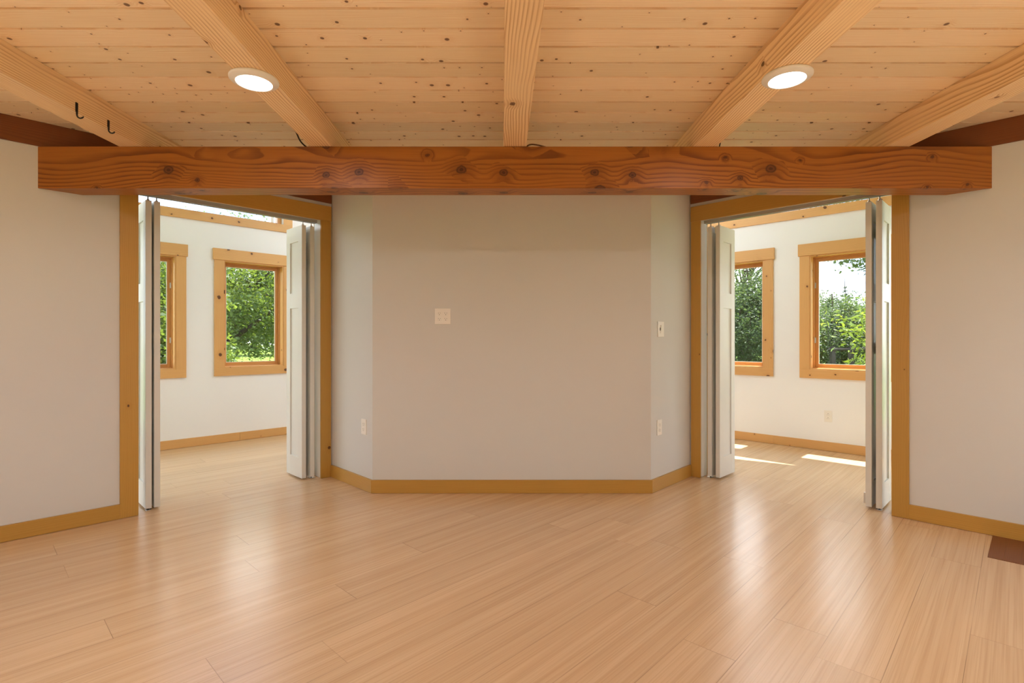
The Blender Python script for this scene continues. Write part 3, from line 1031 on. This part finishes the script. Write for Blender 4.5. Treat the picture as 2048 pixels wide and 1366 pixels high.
# joists: (x centre at depth 1.7, x centre at depth 3.0)
JW = .130
JO = [(-2.172, -2.186, 'fir ceiling joist carrying two black hooks, farthest left'),
      (-1.071, -1.092, 'fir ceiling joist carrying the left round ceiling light'),
      (.042, .016, 'middle fir ceiling joist without a light'),
      (1.143, 1.106, 'fir ceiling joist carrying the right round ceiling light'),
      (2.216, 2.212, 'fir ceiling joist without a light, farthest right')]
JM = []
for xa, xb, lb in JO:
    a = math.atan2(xb - xa, 1.3)
    xat = lambda y, xa=xa, xb=xb: xa + (xb - xa) * (y - 1.7) / 1.3
    # stop at whichever wall the joist meets
    ends = []
    for side in (-1, 1):
        best = 99
        for y in np.arange(1.0, 6.0, .004):
            x = xat(y) + side * JW / 2
            P = Vector((x, y))
            if (P - FL.O).dot(FL.n) > -.015 or (P - FR.O).dot(FR.n) > -.015: best = y; break
            if KL.x < x < KR.x and y > YB: best = y; break
            if (P - FSL.O).dot(FSL.n) > 0 and QL.x < x < KL.x: best = y; break
            if (P - FSR.O).dot(FSR.n) > 0 and KR.x < x < QR.x: best = y; break
        ends.append(best)
    ye = min(ends) - .003
    ys = -3.0
    for y in np.arange(.5, -6, -.004):
        P0, P1 = Vector((xat(y) - JW / 2, y)), Vector((xat(y) + JW / 2, y))
        if max((P0 - FRL.O).dot(FRL.n), (P1 - FRL.O).dot(FRL.n), (P0 - FRR.O).dot(FRR.n), (P1 - FRR.O).dot(FRR.n)) > -.004:
            ys = y; break
    ym = (ys + ye) / 2
    X = Vector((math.sin(a), math.cos(a), 0)); Z = Vector((0, 0, 1)); Y = Z.cross(X)
    mw = Matrix.Translation((xat(ym), ym, (ZT + ZC) / 2)) @ Matrix((X, Y, Z)).transposed().to_4x4()
    bm = bmesh.new()
    add_box(bm, (-(ye - ys) / 2, -JW / 2, -(ZC - ZT) / 2 + .0005), ((ye - ys) / 2, JW / 2, (ZC - ZT) / 2 - .0005), .002)
    j = mesh_obj('ceiling_joist', bm, M['joist'], None, mw)
    tag(j, lb, 'joist', 'ceiling joists over the beam', 'thing')
    JM.append(xat)

# ------------------------------------------------------------------ round ceiling lights
LAMP_W = 3.6


def light(x, y, label, group='round ceiling lights'):
    t = empty('ceiling_light', (x, y, ZT))
    tag(t, label, 'ceiling light', group)
    bm = bmesh.new()
    add_lathe(bm, [(0, -.0005), (.095, -.0005), (.0975, -.004), (.0975, -.009), (.094, -.0125), (.077, -.020), (.0730, -.0215),
                   (.0712, -.0205), (.0712, -.015), (0, -.015)], 64)
    mesh_obj('trim_ring', bm, M['fixture'], t, Matrix.Translation((x, y, ZT)), True)
    bm = bmesh.new()
    add_lathe(bm, [(0, -.0157), (.0705, -.0157), (.0705, -.0185), (.06, -.0203), (.03, -.0212), (0, -.0215)], 64)
    o = mesh_obj('diffuser', bm, M['lens'], t, Matrix.Translation((x, y, ZT)), True)
    tag(o, 'glowing white diffuser')
    ld = bpy.data.lights.new('lamp', 'AREA'); lo_ = bpy.data.objects.new('lamp', ld); COL.objects.link(lo_)
    ld.shape = 'DISK'; ld.size = .14; ld.energy = LAMP_W; ld.color = (1.0, .96, .9)
    lo_.location = (x, y, ZT - .0225)
    lo_.parent = t; lo_.matrix_parent_inverse = t.matrix_world.inverted()
pL = U(508.3, 162.0, ZT - .01); pR = U(1574.3, 156.0, ZT - .01)
light(pL.x, pL.y, 'lit round white ceiling light on the left joist')
light(pR.x, pR.y, 'lit round white ceiling light on the right joist')

# ------------------------------------------------------------------ black hooks on the far-left joist
def hook(px, py_top, py_bot, label):
    d = 2.0
    for _ in range(20):
        d = (JM[0](d) + JW / 2 + .002) * F / (px - CX)
    x0 = JM[0](d) + JW / 2
    z1 = H + (CY - py_top) / F * d; z0 = H + (CY - py_bot) / F * d
    t = empty('wall_hook', (x0, d, z1)); t.name = 'iron_hook'
    tag(t, label, 'hook', 'black iron hooks')
    bm = bmesh.new()
    add_box(bm, (x0 + .0004, d - .0065, z0 + .030), (x0 + .004, d + .0065, z1), .001)
    mesh_obj('strap', bm, M['iron'], t)
    bm = bmesh.new()
    r = .0175
    pts = [(x0 + .003, d, z0 + .034), (x0 + .003, d, z0 + .02)]
    for k in range(13):
        a = math.pi + math.pi * k / 12 * .82
        pts.append((x0 + .003 + r + r * math.cos(a), d, z0 + r + r * math.sin(a)))
    add_tube(bm, pts, [.0042] * 2 + [.0036] * 11 + [.0028] * 2, 10)
    mesh_obj('hook_prong', bm, M['iron'], t, None, True)
    for i, z in enumerate((z1 - .008, z0 + .042)):
        bm = bmesh.new()
        ret = bmesh.ops.create_uvsphere(bm, u_segments=10, v_segments=6, radius=.0032)
        for v in ret['verts']: v.co.x *= .5
        mesh_obj('screw', bm, M['iron'], t, Matrix.Translation((x0 + .0042, d, z)))
hook(153.5, 205, 236.5, 'black iron hook on the far-left joist, nearer the camera and higher in view')
hook(217, 240.5, 266.5, 'black iron hook on the far-left joist, nearer the cross beam')

# ------------------------------------------------------------------ loose cables by the beam
def cable(pts, r, mat, label):
    P = [Vector(p) for p in pts]
    fine = []
    for i in range(len(P) - 1):
        p0, p1, p2, p3 = P[max(i - 1, 0)], P[i], P[i + 1], P[min(i + 2, len(P) - 1)]
        for k in range(6):
            t = k / 6
            fine.append(.5 * ((2 * p1) + (p2 - p0) * t + (2 * p0 - 5 * p1 + 4 * p2 - p3) * t * t + (3 * p1 - p0 - 3 * p2 + p3) * t ** 3))
    fine.append(P[-1])
    bm = bmesh.new()
    add_tube(bm, fine, r, 8)
    o = mesh_obj('electric_cable', bm, mat, None, None, True)
    tag(o, label, 'cable', 'loose cables above the beam')
def at(px, py, d): return ((px - CX) / F * d, d, H + (CY - py) / F * d)
cable([at(588, 255, 2.86), at(594, 268, 2.90), at(600, 281, 2.95), at(609, 291, 3.00), at(620, 298, 3.04), at(628, 300, 3.09)], .0042, M['cable_dark'],
      'dark cable looping from the left lit joist down behind the beam')
cable([at(1053.5, 295, 3.05), at(1056, 291.0, 3.055), at(1064, 289.0, 3.06), at(1077, 290.6, 3.07), at(1091, 294.2, 3.08), at(1107, 299, 3.09)], .0042, M['cable'],
      'brown cable arching out beside the middle joist above the beam')
cable([at(1441, 284, 3.02), at(1439.5, 290, 3.03), at(1437.5, 299, 3.04)], .0035, M['cable_dark'],
      'short dark cable hanging by the right lit joist above the beam')

# ------------------------------------------------------------------ outlets and switch
def receptacle(bm_dark, bm_face, cx, cy, flip=1):
    """one three-hole socket face centred at (cx, cy) in plate space"""
    pass


def outlet(fr, s, z, gangs, label, flip=False, group='white wall outlets'):
    t = empty('wall_outlet', fr.p(s, 0, z))
    tag(t, label, 'outlet', group)
    mw = fr.mat(s, 0, z)
    w = .070 + (gangs - 1) * .046; h = .114
    bm = bmesh.new()
    add_box(bm, (-w / 2, -h / 2, .0002), (w / 2, h / 2, .006), .0022)
    mesh_obj('cover_plate', bm, M['plastic'], t, mw)
    for gi in range(gangs):
        cx = (gi - (gangs - 1) / 2) * .046
        for cy in (.0195, -.0195):
            bm = bmesh.new()
            add_lathe(bm, [(0, .0085), (.0155, .0085), (.0165, .0075), (.0165, .005)], 28)
            for v in bm.verts:
                v.co.y = max(-.0135, min(.0135, v.co.y))
                v.co.x += cx; v.co.y += cy
            rc = mesh_obj('receptacle', bm, M['plastic'], t, mw)
            bm = bmesh.new()
            sg = -1 if flip else 1
            add_box(bm, (cx - .0075, cy + sg * .004 - .0035, .0080), (cx - .0055, cy + sg * .004 + .0035, .0089))
            add_box(bm, (cx + .0055, cy + sg * .004 - .003, .0080), (cx + .0075, cy + sg * .004 + .003, .0089))
            ret = bmesh.ops.create_cone(bm, cap_ends=True, segments=12, radius1=.0026, radius2=.0026, depth=.001)
            for v in ret['verts']: v.co += Vector((cx, cy - sg * .007, .0084))
            mesh_obj('slots', bm, M['slot'], rc, mw)
        bm = bmesh.new()
        ret = bmesh.ops.create_uvsphere(bm, u_segments=10, v_segments=6, radius=.003)
        for v in ret['verts']: v.co = Vector((v.co.x + cx, v.co.y, v.co.z * .4 + .006))
        mesh_obj('screw', bm, M['plastic'], t, mw)
    return t


def zat(px, py, fr):
    s = hit(px, fr.O, fr.u)
    return s, H + (CY - py) / F * fr.p(s).y

s, z = zat(885.5, 632.8, FB)
outlet(FB, s, z, 2, 'square white four-socket outlet on the flat back wall')
s, z = zat(728.3, 853.3, FSL)
outlet(FSL, s, z, 1, 'white two-socket outlet on the short wall beside the left doorway')
s, z = zat(1318.0, 854.6, FSR)
outlet(FSR, s, z, 1, 'white two-socket outlet low on the short wall, below the light switch')
s, z = zat(1656.5, 832.5, GR)
outlet(GR, s, z, 1, 'white two-socket outlet in the right far room under the window', True)
s, z = zat(1320.8, 658.6, FSR)
t = empty('light_switch', FSR.p(s, 0, z)); tag(t, 'white rocker light switch on the short wall beside the right doorway', 'light switch')
mw = FSR.mat(s, 0, z)
bm = bmesh.new(); add_box(bm, (-.047, -.057, .0002), (.047, .057, .006), .0022); mesh_obj('cover_plate', bm, M['plastic'], t, mw)
bm = bmesh.new(); add_box(bm, (-.0165, -.033, .0055), (.0165, .033, .0075), .001); mesh_obj('switch_frame', bm, M['plastic'], t, mw)
bm = bmesh.new()
v = [bm.verts.new(p) for p in ((-.0135, -.029, .007), (.0135, -.029, .007), (.0135, .029, .007), (-.0135, .029, .007),
                               (-.0135, -.029, .0095), (.0135, -.029, .0095), (.0135, .029, .015), (-.0135, .029, .015))]
for f in ((3, 2, 1, 0), (4, 5, 6, 7), (0, 1, 5, 4), (1, 2, 6, 5), (2, 3, 7, 6), (3, 0, 4, 7)): bm.faces.new([v[i] for i in f])
mesh_obj('rocker', bm, M['plastic'], t, mw)
bm = bmesh.new(); add_box(bm, (-.018, -.010, .0058), (-.0165, .012, .0105), .0004); o = mesh_obj('dimmer_slider', bm, M['slot'], t, mw)

# ------------------------------------------------------------------ dark wooden inset in the floor, far right
a = U(1983, 1070.5); b = U(1975, 1114.5); c = U(2048, 1130.5)
u = (c - b).normalized(); w = (b - a)
n2 = Vector((-u.y, u.x)); n2 = n2 if n2.dot(w) > 0 else -n2
dp = w.dot(n2) - .004
LW = .42
t = empty('floor_register', (a.x, a.y, 0))
tag(t, 'dark brown wooden inset in the floor against the right baseboard', 'floor register')
X = Vector((n2.x, n2.y, 0)); Z = Vector((0, 0, 1)); Y = Z.cross(X)
o0 = b - n2 * dp
nst = 7
for k in range(nst):
    q0 = LW * k / nst; q1 = LW * (k + 1) / nst - .0003
    mid = o0 + u * ((q0 + q1) / 2) + n2 * dp / 2
    mwr = Matrix.Translation((mid.x, mid.y, .0011)) @ Matrix((X, Y, Z)).transposed().to_4x4()
    bm = bmesh.new()
    add_box(bm, (-dp / 2, -(q1 - q0) / 2, -.001), (dp / 2, (q1 - q0) / 2, .0012), .0003)
    mesh_obj('strip', bm, M['inset'], t, mwr)

# ------------------------------------------------------------------ outdoors
gz = -.35
bm = bmesh.new()
for v in ((-90, -60), (90, -60), (90, 120), (-90, 120)): bm.verts.new((v[0], v[1], gz))
bm.faces.new(bm.verts)
struct(mesh_obj('ground', bm, M['grass']), 'sunlit green meadow outside the windows', 'ground')


M['terrace'] = plain('daylight_bounce_paving', c4(.66, .62, .56), .8, .2, mottle=.06)  # unseen pale slab added to bounce daylight up through the rear windows
o1, o2, o3 = RC + (RC - EL).normalized() * 3 + (RC - ER).normalized() * 3, EL + (EL - ER).normalized() * .2, ER + (ER - EL).normalized() * .2
tp = [RC + Vector((0, -9)), RC + (ER - RC) * 1.6 + Vector((3, -7)), RC + (ER - RC) * 1.6, RC + Vector((0, -.3)), RC + (EL - RC) * 1.6, RC + (EL - RC) * 1.6 + Vector((-3, -7))]
struct(prism('ground_2', tp, gz + .005, gz + .12, M['terrace']), 'added unseen pale terrace bouncing daylight into the house', 'ground')


def leaf_mesh(name, centres, n_per, spread, size, mat, seed, aspect=.55, droop=.3):
    r = np.random.default_rng(seed)
    centres = np.asarray(centres)
    N = len(centres) * n_per
    base = np.repeat(centres, n_per, axis=0) + r.normal(size=(N, 3)) * np.asarray(spread)
    d = r.normal(size=(N, 3)); d[:, 2] = d[:, 2] * .6 - droop
    d /= np.linalg.norm(d, axis=1)[:, None]
    up = r.normal(size=(N, 3)) * .7 + np.array([0, 0, 1.0])
    side = np.cross(d, up); side /= np.linalg.norm(side, axis=1)[:, None]
    nrm = np.cross(side, d)
    L = size * r.uniform(.6, 1.25, size=(N, 1))
    W = L * aspect * .5
    v = np.empty((N, 4, 3))
    v[:, 0] = base
    v[:, 1] = base + d * L * .45 + side * W + nrm * L * .08
    v[:, 2] = base + d * L
    v[:, 3] = base + d * L * .45 - side * W + nrm * L * .08
    me = bpy.data.meshes.new(name)
    me.vertices.add(N * 4)
    me.vertices.foreach_set('co', v.reshape(-1))
    me.loops.add(N * 4)
    me.loops.foreach_set('vertex_index', np.arange(N * 4, dtype=np.int32))
    me.polygons.add(N)
    me.polygons.foreach_set('loop_start', np.arange(0, N * 4, 4, dtype=np.int32))
    me.update(calc_edges=True)
    me.materials.append(mat)
    return me


def crown(n, rx, rz, zc, seed, shape='round', fill=.45):
    r = np.random.default_rng(seed)
    out = []
    while len(out) < n:
        p = r.normal(size=3); p /= np.linalg.norm(p)
        k = r.uniform(fill, 1.0) ** .5
        lump = 1 + .22 * math.sin(5 * p[0] + seed) * math.cos(4 * p[1] + 2 * p[2])
        q = p * k * lump
        if shape == 'cone':
            zz = 1 - math.sqrt(r.uniform(0, 1))
            a = r.uniform(0, 2 * math.pi)
            rr = (1 - zz) ** .9 * r.uniform(.3, 1.0) * (.8 + .2 * math.sin(zz * 60))
            out.append((rx * rr * math.cos(a), rx * rr * math.sin(a), zc - rz + 2 * rz * zz - .15 * rr * rx))
        else:
            out.append((q[0] * rx, q[1] * rx, zc + q[2] * rz))
    return np.array(out)


def trunk_bm(h, r0, cents, nb, seed, limbs=()):
    r = random.Random(seed)
    bm = bmesh.new()
    pts = [(0, 0, -.1)]
    x = y = 0
    for k in range(1, 8):
        x += r.uniform(-.06, .06) * h / 8; y += r.uniform(-.06, .06) * h / 8
        pts.append((x, y, h * k / 7))
    add_tube(bm, pts, [r0 * (1.25 if k == 0 else (1 - .85 * k / 7)) for k in range(8)], 9)
    for k in range(nb):
        c = cents[r.randrange(len(cents))]
        j = r.randrange(2, 6)
        s = Vector(pts[j]); e = Vector(c)
        m1 = s.lerp(e, .4) + Vector((0, 0, .12 * (e - s).length)); m2 = s.lerp(e, .75) + Vector((r.uniform(-.1, .1), r.uniform(-.1, .1), .08))
        add_tube(bm, [s, m1, m2, e], [r0 * .38, r0 * .26, r0 * .14, r0 * .04], 6)
    for lp in limbs:
        add_tube(bm, lp, [r0 * (.62 - .5 * k / (len(lp) - 1)) for k in range(len(lp))], 8)
    return bm


def tree(name, loc, h, rx, rz, zc, ncl, nper, spread, size, mat, seed, label, group, shape='round', r0=.13, nb=14, aspect=.55, fill=.45, rotz=0, limbs=()):
    cents = crown(ncl, rx, rz, zc, seed, shape, fill)
    t = empty(name, (loc[0], loc[1], gz))
    tag(t, label, 'tree', group)
    me = leaf_mesh('foliage', cents, nper, spread, size, mat, seed + 5, aspect)
    o = bpy.data.objects.new('foliage', me); COL.objects.link(o); o.parent = t
    b = mesh_obj('trunk', trunk_bm(h, r0, cents, nb, seed, limbs), M['bark'], t, local=True)
    t.rotation_euler.z = rotz
    return t


def copy_tree(src, loc, rotz, sc, label):
    c = src.copy(); COL.objects.link(c)
    c.location = (loc[0], loc[1], gz); c.rotation_euler = (0, 0, rotz); c.scale = (sc, sc, sc)
    c['label'] = label
    for ch in src.children:
        k = ch.copy(); COL.objects.link(k); k.parent = c
    return c


def atd(px, d): return ((px - CX) / F * d, d)

# broad maple close to the left windows; one thick limb reaches across the pane
mx, my = atd(405, 12.0)
def lp(px, py, d): return (( px - CX) / F * d - mx, d - my, H + (CY - py) / F * d - gz)
tree('maple_tree', (mx, my), 4.0, 3.5, 1.58, 2.58, 820, 85, (.17, .17, .11), .085, M['leafA'], 3,
     'broad leafy maple with a thick slanting limb filling the left window', 'near trees', r0=.15, nb=34, fill=.12,
     limbs=[[(0, 0, .9), lp(425, 712, 11.9), lp(452, 686, 11.7), lp(485, 664, 11.6), lp(520, 640, 11.5), lp(556, 612, 11.4), lp(590, 575, 11.3)]])
tree('leafy_shrub', atd(268, 7.2), 2.4, 1.0, 1.2, 1.45, 240, 80, (.15, .15, .12), .08, M['leafA'], 8,
     'leafy green tree filling the strip of window beside the left folded doors', 'near trees', r0=.07, nb=16, fill=.15)
# right side: leafy mass, sapling with bright leaves, overhanging branch, pine
tree('leafy_tree', atd(1497, 15.0), 3.6, 1.7, 1.6, 1.95, 380, 90, (.16, .16, .13), .08, M['leafB'], 12,
     'grey green leafy tree behind the half hidden right window', 'near trees', r0=.11, nb=16, fill=.15)
tree('leafy_tree', atd(1668, 16.5), 2.9, 1.35, 1.2, 1.40, 300, 90, (.15, .15, .13), .075, M['leafB'], 14,
     'rounded dark green tree low in the right window, behind bright leaves', 'near trees', r0=.09, nb=14, fill=.15)
tree('sapling', atd(1778, 10.3), 2.4, .85, .95, 1.55, 60, 26, (.18, .18, .13), .15, M['leafC'], 21,
     'sapling with bright yellow green leaves at the right edge of the right window', 'near trees', r0=.03, nb=18, aspect=.34)
tree('tall_maple_tree', atd(1862, 12.0), 7.5, 2.45, 2.1, 4.7, 230, 60, (.2, .2, .12), .12, M['leafB'], 27,
     'tall tree whose dark branch hangs into the top of the right window', 'near trees', r0=.17, nb=24, fill=.3)
tree('pine_tree', atd(1485, 21.0), 7.6, 2.1, 1.25, 5.1, 150, 55, (.26, .26, .08), .11, M['leafD'], 33,
     'sparse pine with bare twigs against the sky, top of the half hidden right window', 'near trees', r0=.11, nb=60, aspect=.12, fill=.25)

# tree line across the meadow
proto_r = tree('treeline_tree', atd(1672, 44), 5.2, 3.0, 2.3, 2.6, 200, 60, (.36, .36, .28), .24, M['leafB'], 41,
               'round tree of the tree line in the middle of the right window', 'tree line across the meadow', fill=.2)
proto_c = tree('treeline_spruce', atd(1692, 66), 9.4, 1.7, 4.1, 4.6, 190, 42, (.13, .13, .07), .2, M['leafD'], 47,
               'pointed spruce rising over the tree line in the right window', 'tree line across the meadow', shape='cone', nb=3)
far = [('r', 1752, 56, 2.6, 1.2, 'round tree of the tree line behind the bright sapling'),
       ('r', 1622, 72, .4, 1.5, 'round tree of the tree line behind the left jamb of the right window'),
       ('r', 1505, 55, 3.3, 1.35, 'round tree of the tree line at the right of the half hidden window'),
       ('r', 1400, 76, 4.1, 1.6, 'round tree of the tree line behind the doors folded by the light switch'),
       ('c', 1662, 92, 0, 1.15, 'small pointed spruce left of the taller one in the right window'),
       ('c', 1530, 64, 0, 1.1, 'pointed spruce behind the half hidden right window'),
       ('r', 590, 48, .3, 1.5, 'round tree of the tree line at the right of the left window'),
       ('r', 505, 78, 1.9, 1.9, 'round tree of the tree line behind the near maple'),
       ('r', 425, 60, 2.9, 1.6, 'round tree of the tree line at the left of the left window'),
       ('r', 535, 97, 1.1, 2.2, 'distant round tree of the tree line low at the right of the left window'),
       ('r', 310, 46, 5.2, 1.5, 'round tree of the tree line behind the strip of window by the folded doors')]
for k, px, d, rz_, sc, lb in far:
    copy_tree(proto_r if k == 'r' else proto_c, atd(px, d), rz_, sc, lb)

# weathered rail fence low in the right window
fx0, fx1 = atd(1655, 13.2), atd(1745, 12.4)
t = empty('garden_fence', (fx0[0], fx0[1], gz)); tag(t, 'dark weathered rail fence low in the right window', 'fence')
P0, P1 = Vector(fx0), Vector(fx1)
for k in range(3):
    p = P0.lerp(P1, .12 + k * .42)
    bm = bmesh.new(); add_box(bm, (p.x - .05, p.y - .05, gz - .1), (p.x + .05, p.y + .05, .93), .008); mesh_obj('post', bm, M['fence'], t)
for za, zb in ((.86, .88), (.45, .47)):
    bm = bmesh.new(); add_tube(bm, [(P0.x, P0.y - .06, za), (P1.x, P1.y - .06, zb)], .035, 8); mesh_obj('rail', bm, M['fence'], t)
p, q = P0.lerp(P1, .16), P0.lerp(P1, .54)
bm = bmesh.new(); add_tube(bm, [(p.x, p.y - .1, .1), (q.x, q.y - .1, .86)], .03, 8); mesh_obj('brace', bm, M['fence'], t)

# ------------------------------------------------------------------ sky, sun
wd = bpy.data.worlds.new('sky'); S.world = wd
wd.use_nodes = True
nt = wd.node_tree; nt.nodes.clear(); g = G(nt)
tc = g.n('ShaderNodeTexCoord').outputs['Generated']
sx = g.n('ShaderNodeSeparateXYZ'); g.link(tc, sx.inputs[0])
zz = sx.outputs[2]
blue = g.mix(g.remap(zz, 0.0, .6), c4(.17, .215, .30), c4(.08, .15, .34))
cl = g.noise(g.vmath('MULTIPLY', tc, (1.0, 1.0, 2.6)), 2.6, 6, .55)
cloud = g.remap(cl, .38, .58)
col = g.mix(cloud, blue, c4(1.0, 1.0, 1.0))
below = g.remap(zz, -.05, .0)
col = g.mix(below, c4(.18, .22, .08), col)
bg = g.n('ShaderNodeBackground'); g.link(col, bg.inputs[0]); bg.inputs[1].default_value = 6.8
o = g.n('ShaderNodeOutputWorld'); g.link(bg.outputs[0], o.inputs[0])

sd = bpy.data.lights.new('sun', 'SUN'); so = bpy.data.objects.new('sun', sd); COL.objects.link(so)
sd.energy = 20.0; sd.angle = math.radians(.53); sd.color = (1.0, .98, .95)
hdir = GR.n.normalized()
el = math.atan(2.85)
vec = Vector((hdir.x * math.cos(el), hdir.y * math.cos(el), math.sin(el)))
so.rotation_euler = vec.to_track_quat('Z', 'Y').to_euler()
so.location = (6, 12, 14)

# daylight is sampled through the window openings
def portal(fr, a, b, z0, z1):
    ld = bpy.data.lights.new('window_portal', 'AREA'); o = bpy.data.objects.new('window_portal', ld); COL.objects.link(o)
    ld.shape = 'RECTANGLE'; ld.size = abs(b - a); ld.size_y = z1 - z0
    ld.cycles.is_portal = True
    q = fr.p((a + b) / 2, .17, (z0 + z1) / 2)
    Z = Vector((fr.n.x, fr.n.y, 0)); Y = Vector((0, 0, 1)); X = Y.cross(Z)
    o.matrix_world = Matrix.Translation(q) @ Matrix((X, Y, Z)).transposed().to_4x4()
for fr, hs in ((GL, [rect(*W1, WZ0, WZ1), rect(*W2, WZ0, WZ1), tl_hole] + extraL), (GR, [rect(*W3, WZ0, WZ1), rect(*W4, WZ0, WZ1), tr_hole] + extraR)) + tuple(PORTALS):
    for h_ in hs:
        portal(fr, min(p[0] for p in h_), max(p[0] for p in h_), min(p[1] for p in h_), max(p[1] for p in h_))

# ------------------------------------------------------------------ view
S.view_settings.view_transform = 'Standard'
S.view_settings.look = 'None'
S.view_settings.exposure = 0.10
S.view_settings.gamma = 1.0
S.view_settings.use_curve_mapping = False
S.cycles.use_denoising = True
S.cycles.use_adaptive_sampling = False
S.cycles.max_bounces = 14
S.cycles.diffuse_bounces = 8
S.cycles.transparent_max_bounces = 24
S.cycles.sample_clamp_indirect = 12
S.cycles.caustics_reflective = False
S.cycles.caustics_refractive = False
